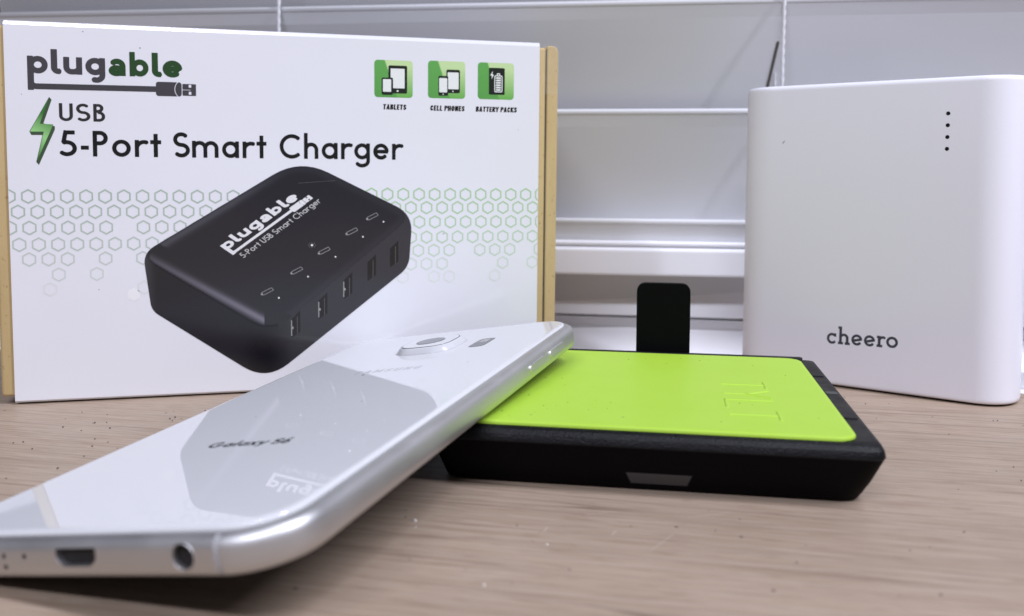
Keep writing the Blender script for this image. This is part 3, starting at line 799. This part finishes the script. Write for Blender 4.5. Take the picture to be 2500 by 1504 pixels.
for f in casing.data.polygons:
    zc = f.center.z/S
    if f.normal.z < 0.2 and zc < 10.1: f.material_index = 1; f.use_smooth = True
casing.data.set_sharp_from_angle(angle=math.radians(16))
add('rear_rim', rr_loft(2.5, 80.2, 84.6, 82.2, .8, [(0, 12.0), (0, 13.5), (.3, 13.65)], 4), M_black, bk)
add('base_plate', rr_loft(9, 7, TL-9, TD-8, 3, [(0, 0.0), (0, .4)]), M_black2, bk)
# lime pad
px0, py0, px1, py1 = 6.3, -0.35, 83.6, 79.5
pad = add('top_pad', rr_loft(px0, py0, px1, py1, 4.2, [(0.0, 12.7), (0, 13.35), (.12, 13.55), (.4, 13.68), (.9, 13.72)], 8), M_lime, bk)
# raised outline lettering on the pad, read from the right-hand side
def emboss(name, strokes):
    V, Fc = [], []
    for (x0, y0, x1, y1) in strokes:
        L = math.hypot(x1-x0, y1-y0); ux, uy = (x1-x0)/L, (y1-y0)/L; nx, ny = -uy, ux; hw = .28; o = len(V)
        for (a, zz, ww) in ((0, 13.70, hw*1.5), (0, 13.92, hw*.5)):
            for (px, py, e) in ((x0, y0, -1), (x1, y1, 1)):
                for sg in (-1, 1):
                    V.append((px+ux*e*ww*.6+nx*sg*ww, py+uy*e*ww*.6+ny*sg*ww, zz))
        # 0..3 bottom (a-,a+,b-,b+), 4..7 top
        Fc += [(o+4, o+6, o+7, o+5), (o+0, o+2, o+6, o+4), (o+1, o+5, o+7, o+3), (o+0, o+4, o+5, o+1), (o+2, o+3, o+7, o+6)]
    return mesh_obj(name, V, Fc, M_lime, pad)
# letters run along the depth (T Y L T read with the pad turned), cap direction = +x
def em(txt, y0, step, hx0, hx1):
    out = []
    for q, ch in enumerate(txt):
        y = y0-q*step; wdt = step*.74; m_ = y-wdt/2
        if ch == 'T': out += [(hx1, y, hx1, y-wdt), (hx0, m_, hx1, m_)]
        if ch == 'Y': out += [(hx1, y, (hx0+hx1)/2, m_), (hx1, y-wdt, (hx0+hx1)/2, m_), ((hx0+hx1)/2, m_, hx0, m_)]
        if ch == 'L': out += [(hx0, y, hx1, y), (hx0, y, hx0, y-wdt)]
    return out
emboss('raised_lettering', em('TYLT', 46.0, 9.6, 60.2, 70.4))
V, Fc = [], []
for _ in range(30):
    x, y, r_ = random.uniform(12, 82), random.uniform(2, 77), random.uniform(.07, .17); o = len(V); ph0 = random.uniform(0, 6)
    for dz, rr_ in ((0.0, 1.0), (.7, .7)):
        for q in range(5):
            a = q*2*math.pi/5+ph0; V.append((x+r_*rr_*random.uniform(.6, 1.5)*math.cos(a), y+r_*rr_*random.uniform(.6, 1.5)*math.sin(a), 13.715+dz*r_))
    Fc += [(o+q, o+(q+1) % 5, o+5+(q+1) % 5, o+5+q) for q in range(5)]+[tuple(range(o+5, o+10))]
mesh_obj('grit', V, Fc, M_padgrit, pad)['kind'] = 'stuff'
# ribs on the right-hand margin
for yb, hw in ((59.4, .5), (40.6, 1.15), (17.6, .5)):
    V, Fc, sm = box_vf(84.0, yb-hw, 12.6, 86.7, yb+hw, 13.25, .2)
    mesh_obj('rib', V, Fc, M_rib if hw > 1 else M_black, casing, sm)
# smoked window of the indicator in the sloping front
fr = lambda z: -2.6+(0.35+(8.7-z)/(8.7-4.6)*2.25 if z > 4.6 else 2.6+(4.6-z)/(4.6-1.2)*2.1)
wp = [(39.3, 4.35), (52.3, 4.35), (51.4, 1.75), (40.3, 1.75)]
V = [(x, fr(z)-.06, z) for x, z in wp]+[(x, fr(z)+.5, z) for x, z in wp]
mesh_obj('indicator_window', V, [(0, 3, 2, 1), (4, 5, 6, 7), (0, 1, 5, 4), (1, 2, 6, 5), (2, 3, 7, 6), (3, 0, 4, 7)], M_window, casing)
# upright black tab behind the rear edge
tabp = rrect(38.6, 0.3, 53.85, 33.0, 2.4, 6)
V, Fc, sm = loft([[(x, 84.2, z) for x, z in tabp], [(x, 87.0, z) for x, z in tabp]])
mesh_obj('upright_tab', V, Fc, M_black2, bk, [False]*len(Fc))

# ------------------------------------------------------------------ phone
PX, PY, PZ, PYAW, PPITCH, PROLL = -61.376, 127.37, 4.903, -0.3522, 0.0564, -0.1648
ph = empty('smartphone', 'white smartphone lying face down, its far end propped on the lime pad', 'smartphone', (PX, PY, PZ))
Rz = Matrix.Rotation(PYAW, 4, 'Z'); Rx = Matrix.Rotation(PPITCH, 4, 'X'); Ry = Matrix.Rotation(PROLL, 4, 'Y')
mw = Rz @ Rx @ Ry
mw.translation = Vector((PX*S, PY*S, PZ*S)); ph.matrix_world = mw
HW, LEN, RC = 35.25, 143.4, 11.5
def ph_loft(prof, n=14): return rr_loft(-HW, 0, HW, LEN, RC, prof, n)
fp = [(2.6, .25), (1.9, .25), (1.35, .33), (.9, .55), (.5, .95), (.22, 1.45), (.07, 2.0), (.02, 2.6), (.02, 3.3), (.04, 3.9), (.1, 4.5), (.25, 5.0), (.55, 5.45), (.95, 5.78), (1.5, 6.05), (2.3, 6.22), (2.7, 6.22)]
frame = add('frame', ph_loft(fp), M_metal, ph)
add('front_glass', ph_loft([(2.4, -.15), (1.9, 0), (1.75, .3)]), M_sens, ph)
glass = add('back_glass', ph_loft([(2.2, 6.0), (2.2, 6.3), (2.32, 6.55), (2.6, 6.72), (3.0, 6.79), (3.5, 6.8)]), M_glass, ph)
# recesses cut in the lower edge of the frame
def cut(obj, cutters):
    for q in [obj]+cutters:
        bm = bmesh.new(); bm.from_mesh(q.data); bmesh.ops.remove_doubles(bm, verts=bm.verts, dist=1e-6)
        bmesh.ops.recalc_face_normals(bm, faces=bm.faces); bm.to_mesh(q.data); bm.free()
    for c_ in cutters:
        md = obj.modifiers.new('cut', 'BOOLEAN'); md.object = c_; md.operation = 'DIFFERENCE'; md.solver = 'EXACT'
    bpy.context.view_layer.update()
    dg = bpy.context.evaluated_depsgraph_get()
    me = bpy.data.meshes.new_from_object(obj.evaluated_get(dg))
    me.set_sharp_from_angle(angle=math.radians(35)); obj.modifiers.clear(); obj.data = me
    for c_ in cutters: bpy.data.objects.remove(c_, do_unlink=True)
def prism_y(pts, y0, y1):
    return loft([[(x, y0, z) for x, z in pts], [(x, y1, z) for x, z in pts]])
jack = [(19.3+1.85*math.cos(2*math.pi*q/28), 3.55+1.85*math.sin(2*math.pi*q/28)) for q in range(28)]
usb = smooth_poly([(-3.7, 4.95), (-3.7, 3.4), (-2.5, 2.3), (2.7, 2.3), (3.9, 3.4), (3.9, 4.95)], [.4, .5, .5, .5, .5, .4], 3)
holes = [[(cx+.42*math.cos(2*math.pi*q/10), cz+.42*math.sin(2*math.pi*q/10)) for q in range(10)] for cx, cz in ((-9.85, 3.9), (-13.95, 4.0), (-13.9, 2.35), (-16.3, 4.0), (-16.3, 2.35))]
cs = []
for pts in [jack, usb]+holes:
    o = add('cutter', prism_y(pts, -3, 7), M_metal, None, False); o.matrix_world = mw; cs.append(o)
bpy.context.view_layer.update()
cut(frame, cs)
sc_ = lambda pts, f: [(sum(p[0] for p in pts)/len(pts)*(1-f)+p[0]*f, sum(p[1] for p in pts)/len(pts)*(1-f)+p[1]*f) for p in pts]
add('headphone_socket', prism_y(sc_(jack, .985), .9, 6.9), M_dark, frame)  # black plugs here and below paint the shade deep in the port holes
add('charging_port', prism_y(sc_(usb, .985), 1.0, 6.9), M_dark, frame)
rg = [[(19.3+r_*math.cos(2*math.pi*q/32), y_, 3.55+r_*math.sin(2*math.pi*q/32)) for q in range(32)] for r_, y_ in ((1.80, .7), (1.81, .14), (1.86, -.02), (1.96, -.02), (2.0, .1))]
V, Fc, sm = loft(rg, (False, False)); mesh_obj('socket_ring', V, Fc, M_metal, frame, sm)
for pts in holes: add('speaker_hole', prism_y(sc_(pts, .98), .35, 6.9), M_dark, frame)
# plastic antenna bands wrapped round the edge
def band(cx, cy, a0, a1):
    V, Fc = [], []
    for (i, z) in fp[2:15]:
        for a in (a0, a1):
            a = math.radians(a); r_ = RC-i+.035
            V.append((cx+r_*math.cos(a), cy+r_*math.sin(a), z+(.03 if z > 5 else 0)))
    for q in range(len(fp[2:15])-1): Fc.append((2*q, 2*q+1, 2*q+3, 2*q+2))
    mesh_obj('antenna_band', V, Fc, M_band, frame, True)
band(HW-RC, RC, -86, -82.5)
band(-HW+RC, RC, 180+80.5, 180+86)
band(HW-RC, LEN-RC, 60, 64)
# volume keys on the side
for v0, v1 in ((97.5, 108.5), (112.2, 123.2)):
    pr = rrect(v0, 2.35, v1, 4.1, .8, 5)
    V, Fc, sm = loft([[(HW-.6, v, z) for v, z in pr], [(HW+.22, v, z) for v, z in pr], [(HW+.38, v, z) for v, z in sc_(pr, .9)]])
    mesh_obj('volume_key', V, Fc, M_metal, frame, sm)
    pr = rrect(v0-.1, 4.05, v1+.1, 4.4, .15, 3)
    V, Fc, sm = loft([[(HW-.8, v, z) for v, z in pr], [(HW-.10-(z-3.5)*.25, v, z) for v, z in pr]])
    mesh_obj('key_gap', V, Fc, M_dark, frame, sm)
# camera bump, lens and the sensor beside it
CB = (0.6, 119.3)
add('camera_bump_base', rr_loft(CB[0]-8.75, CB[1]-8.75, CB[0]+8.75, CB[1]+8.75, 6.4, [(0, 6.78), (0.0, 6.83)], 8), M_band, ph)
bump = add('camera_bump', rr_loft(CB[0]-8.6, CB[1]-8.6, CB[0]+8.6, CB[1]+8.6, 6.3, [(0, 6.75), (.12, 6.95), (1.0, 8.0), (1.25, 8.2), (1.7, 8.26)], 8), M_bump, ph)
add('camera_ring', rr_loft(CB[0]-7.1, CB[1]-7.1, CB[0]+7.1, CB[1]+7.1, 4.9, [(0, 8.2), (0.0, 8.3), (.15, 8.34)], 8), M_sens, bump)
add('camera_cover', rr_loft(CB[0]-6.8, CB[1]-6.8, CB[0]+6.8, CB[1]+6.8, 4.6, [(0, 8.3), (.0, 8.37), (.2, 8.42)], 8), M_glass, bump)
cir = lambda r_: [(CB[0]+r_*math.cos(2*math.pi*q/36), CB[1]+r_*math.sin(2*math.pi*q/36)) for q in range(36)]
add('camera_lens', loft([[(x, y, 8.40) for x, y in cir(3.9)], [(x, y, 8.46) for x, y in cir(3.9)], [(x, y, 8.5) for x, y in cir(3.5)]]), M_lens, bump)
sens = add('heart_rate_sensor', rr_loft(13.2, 113.6, 17.6, 123.4, 1.3, [(0, 6.75), (0, 6.84), (.15, 6.87)], 6), M_sens, ph)
add('flash_lamp', rr_loft(14.2, 118.8, 16.6, 122.0, .6, [(0, 6.85), (0, 6.89)], 4), M_metal, sens)
# lettering on the back
def ph3(x, y, z): return (x, y, 6.815+z)
GT2 = glyphs_geo(.2)
P = Print()
P.shape(text_field('Galaxy S6', GT2, .2, -8.6, 9.6, 39.6, 3.2, gap=.12, space=.3), -10, 37.5, 11, 44, tuple(lin((62, 66, 66))), res=.1)
P.shape(text_field('SAMSUNG', glyphs_condensed(.16), .16, -8.5, 9.5, 93.5, 3.0, gap=.16), -10, 92.5, 11, 98, (.50, .50, .51), res=.1)
for (x, y, r_) in ((-4.6, 92.0, .45), (21, 96, .2), (10, 66, .16), (-12, 60, .14), (24, 50, .2), (3, 55, .12)):
    P.shape(lambda X, Y: np.hypot(X-x, Y-y)-r_, x-1, y-1, x+1, y+1, (.16, .16, .16) if x < 22 else (.85, .85, .88), res=.07)
P.build('printed_lettering', M_ink, glass, ph3)

# ------------------------------------------------------------------ scratches and crumbs on the table
P = Print()
for (x0, y0, x1, y1, w_) in ((14, 168, 20, 170, .07), (18, 158.5, 19, 160.5, .1), (33, 167, 42, 170, .07), (24, 152, 29, 159, .06), (6, 160, 6.8, 162, .1)):
    P.shape(lambda X, Y: d_seg(X, Y, x0, y0, x1, y1, w_), min(x0, x1)-.5, min(y0, y1)-.5, max(x0, x1)+.5, max(y0, y1)+.5, tuple(lin((186, 170, 158))), res=.09)
P.build('scratches', M_ink_matt, top_o, lambda x, y, z: (x, y, .02))['kind'] = 'stuff'
V, Fc = [], []
for (x, y, r_) in ((-17.5, 164.5, .33), (-17.0, 161.5, .16), (6.4, 154, .2), (-4, 138, .24)):
    o = len(V)
    for dz, rr_ in ((0.0, 1.0), (.7, .8), (1.2, .2)):
        for q in range(6):
            a = q*math.pi/3+dz; V.append((x+r_*rr_*random.uniform(.7, 1.2)*math.cos(a), y+r_*rr_*random.uniform(.7, 1.2)*math.sin(a), dz*r_))
    for lv in (0, 6):
        for q in range(6): Fc.append((o+lv+q, o+lv+(q+1) % 6, o+lv+6+(q+1) % 6, o+lv+6+q))
    Fc.append(tuple(range(o+12, o+18)))
mesh_obj('crumbs', V, Fc, M_crumb, top_o)['kind'] = 'stuff'
V, Fc = [], []
spots = [(random.uniform(-118, -45), random.uniform(170, 246), random.uniform(.10, .26)) for _ in range(60)]
spots += [(random.uniform(72, 135), random.uniform(150, 262), random.uniform(.10, .22)) for _ in range(28)]
spots += [(random.uniform(-20, 70), random.uniform(135, 172), random.uniform(.08, .17)) for _ in range(14)]
for (x, y, r_) in spots:
    o = len(V); ph0 = random.uniform(0, 6)
    for dz, rr_ in ((0.0, 1.0), (.8, .9), (1.4, .25)):
        for q in range(5):
            a = q*2*math.pi/5+ph0; V.append((x+r_*rr_*random.uniform(.6, 1.3)*math.cos(a), y+r_*rr_*random.uniform(.6, 1.3)*math.sin(a), dz*r_))
    for lv in (0, 5):
        for q in range(5): Fc.append((o+lv+q, o+lv+(q+1) % 5, o+lv+5+(q+1) % 5, o+lv+5+q))
    Fc.append(tuple(range(o+10, o+15)))
mesh_obj('dark_grit', V, Fc, M_grit, top_o)['kind'] = 'stuff'
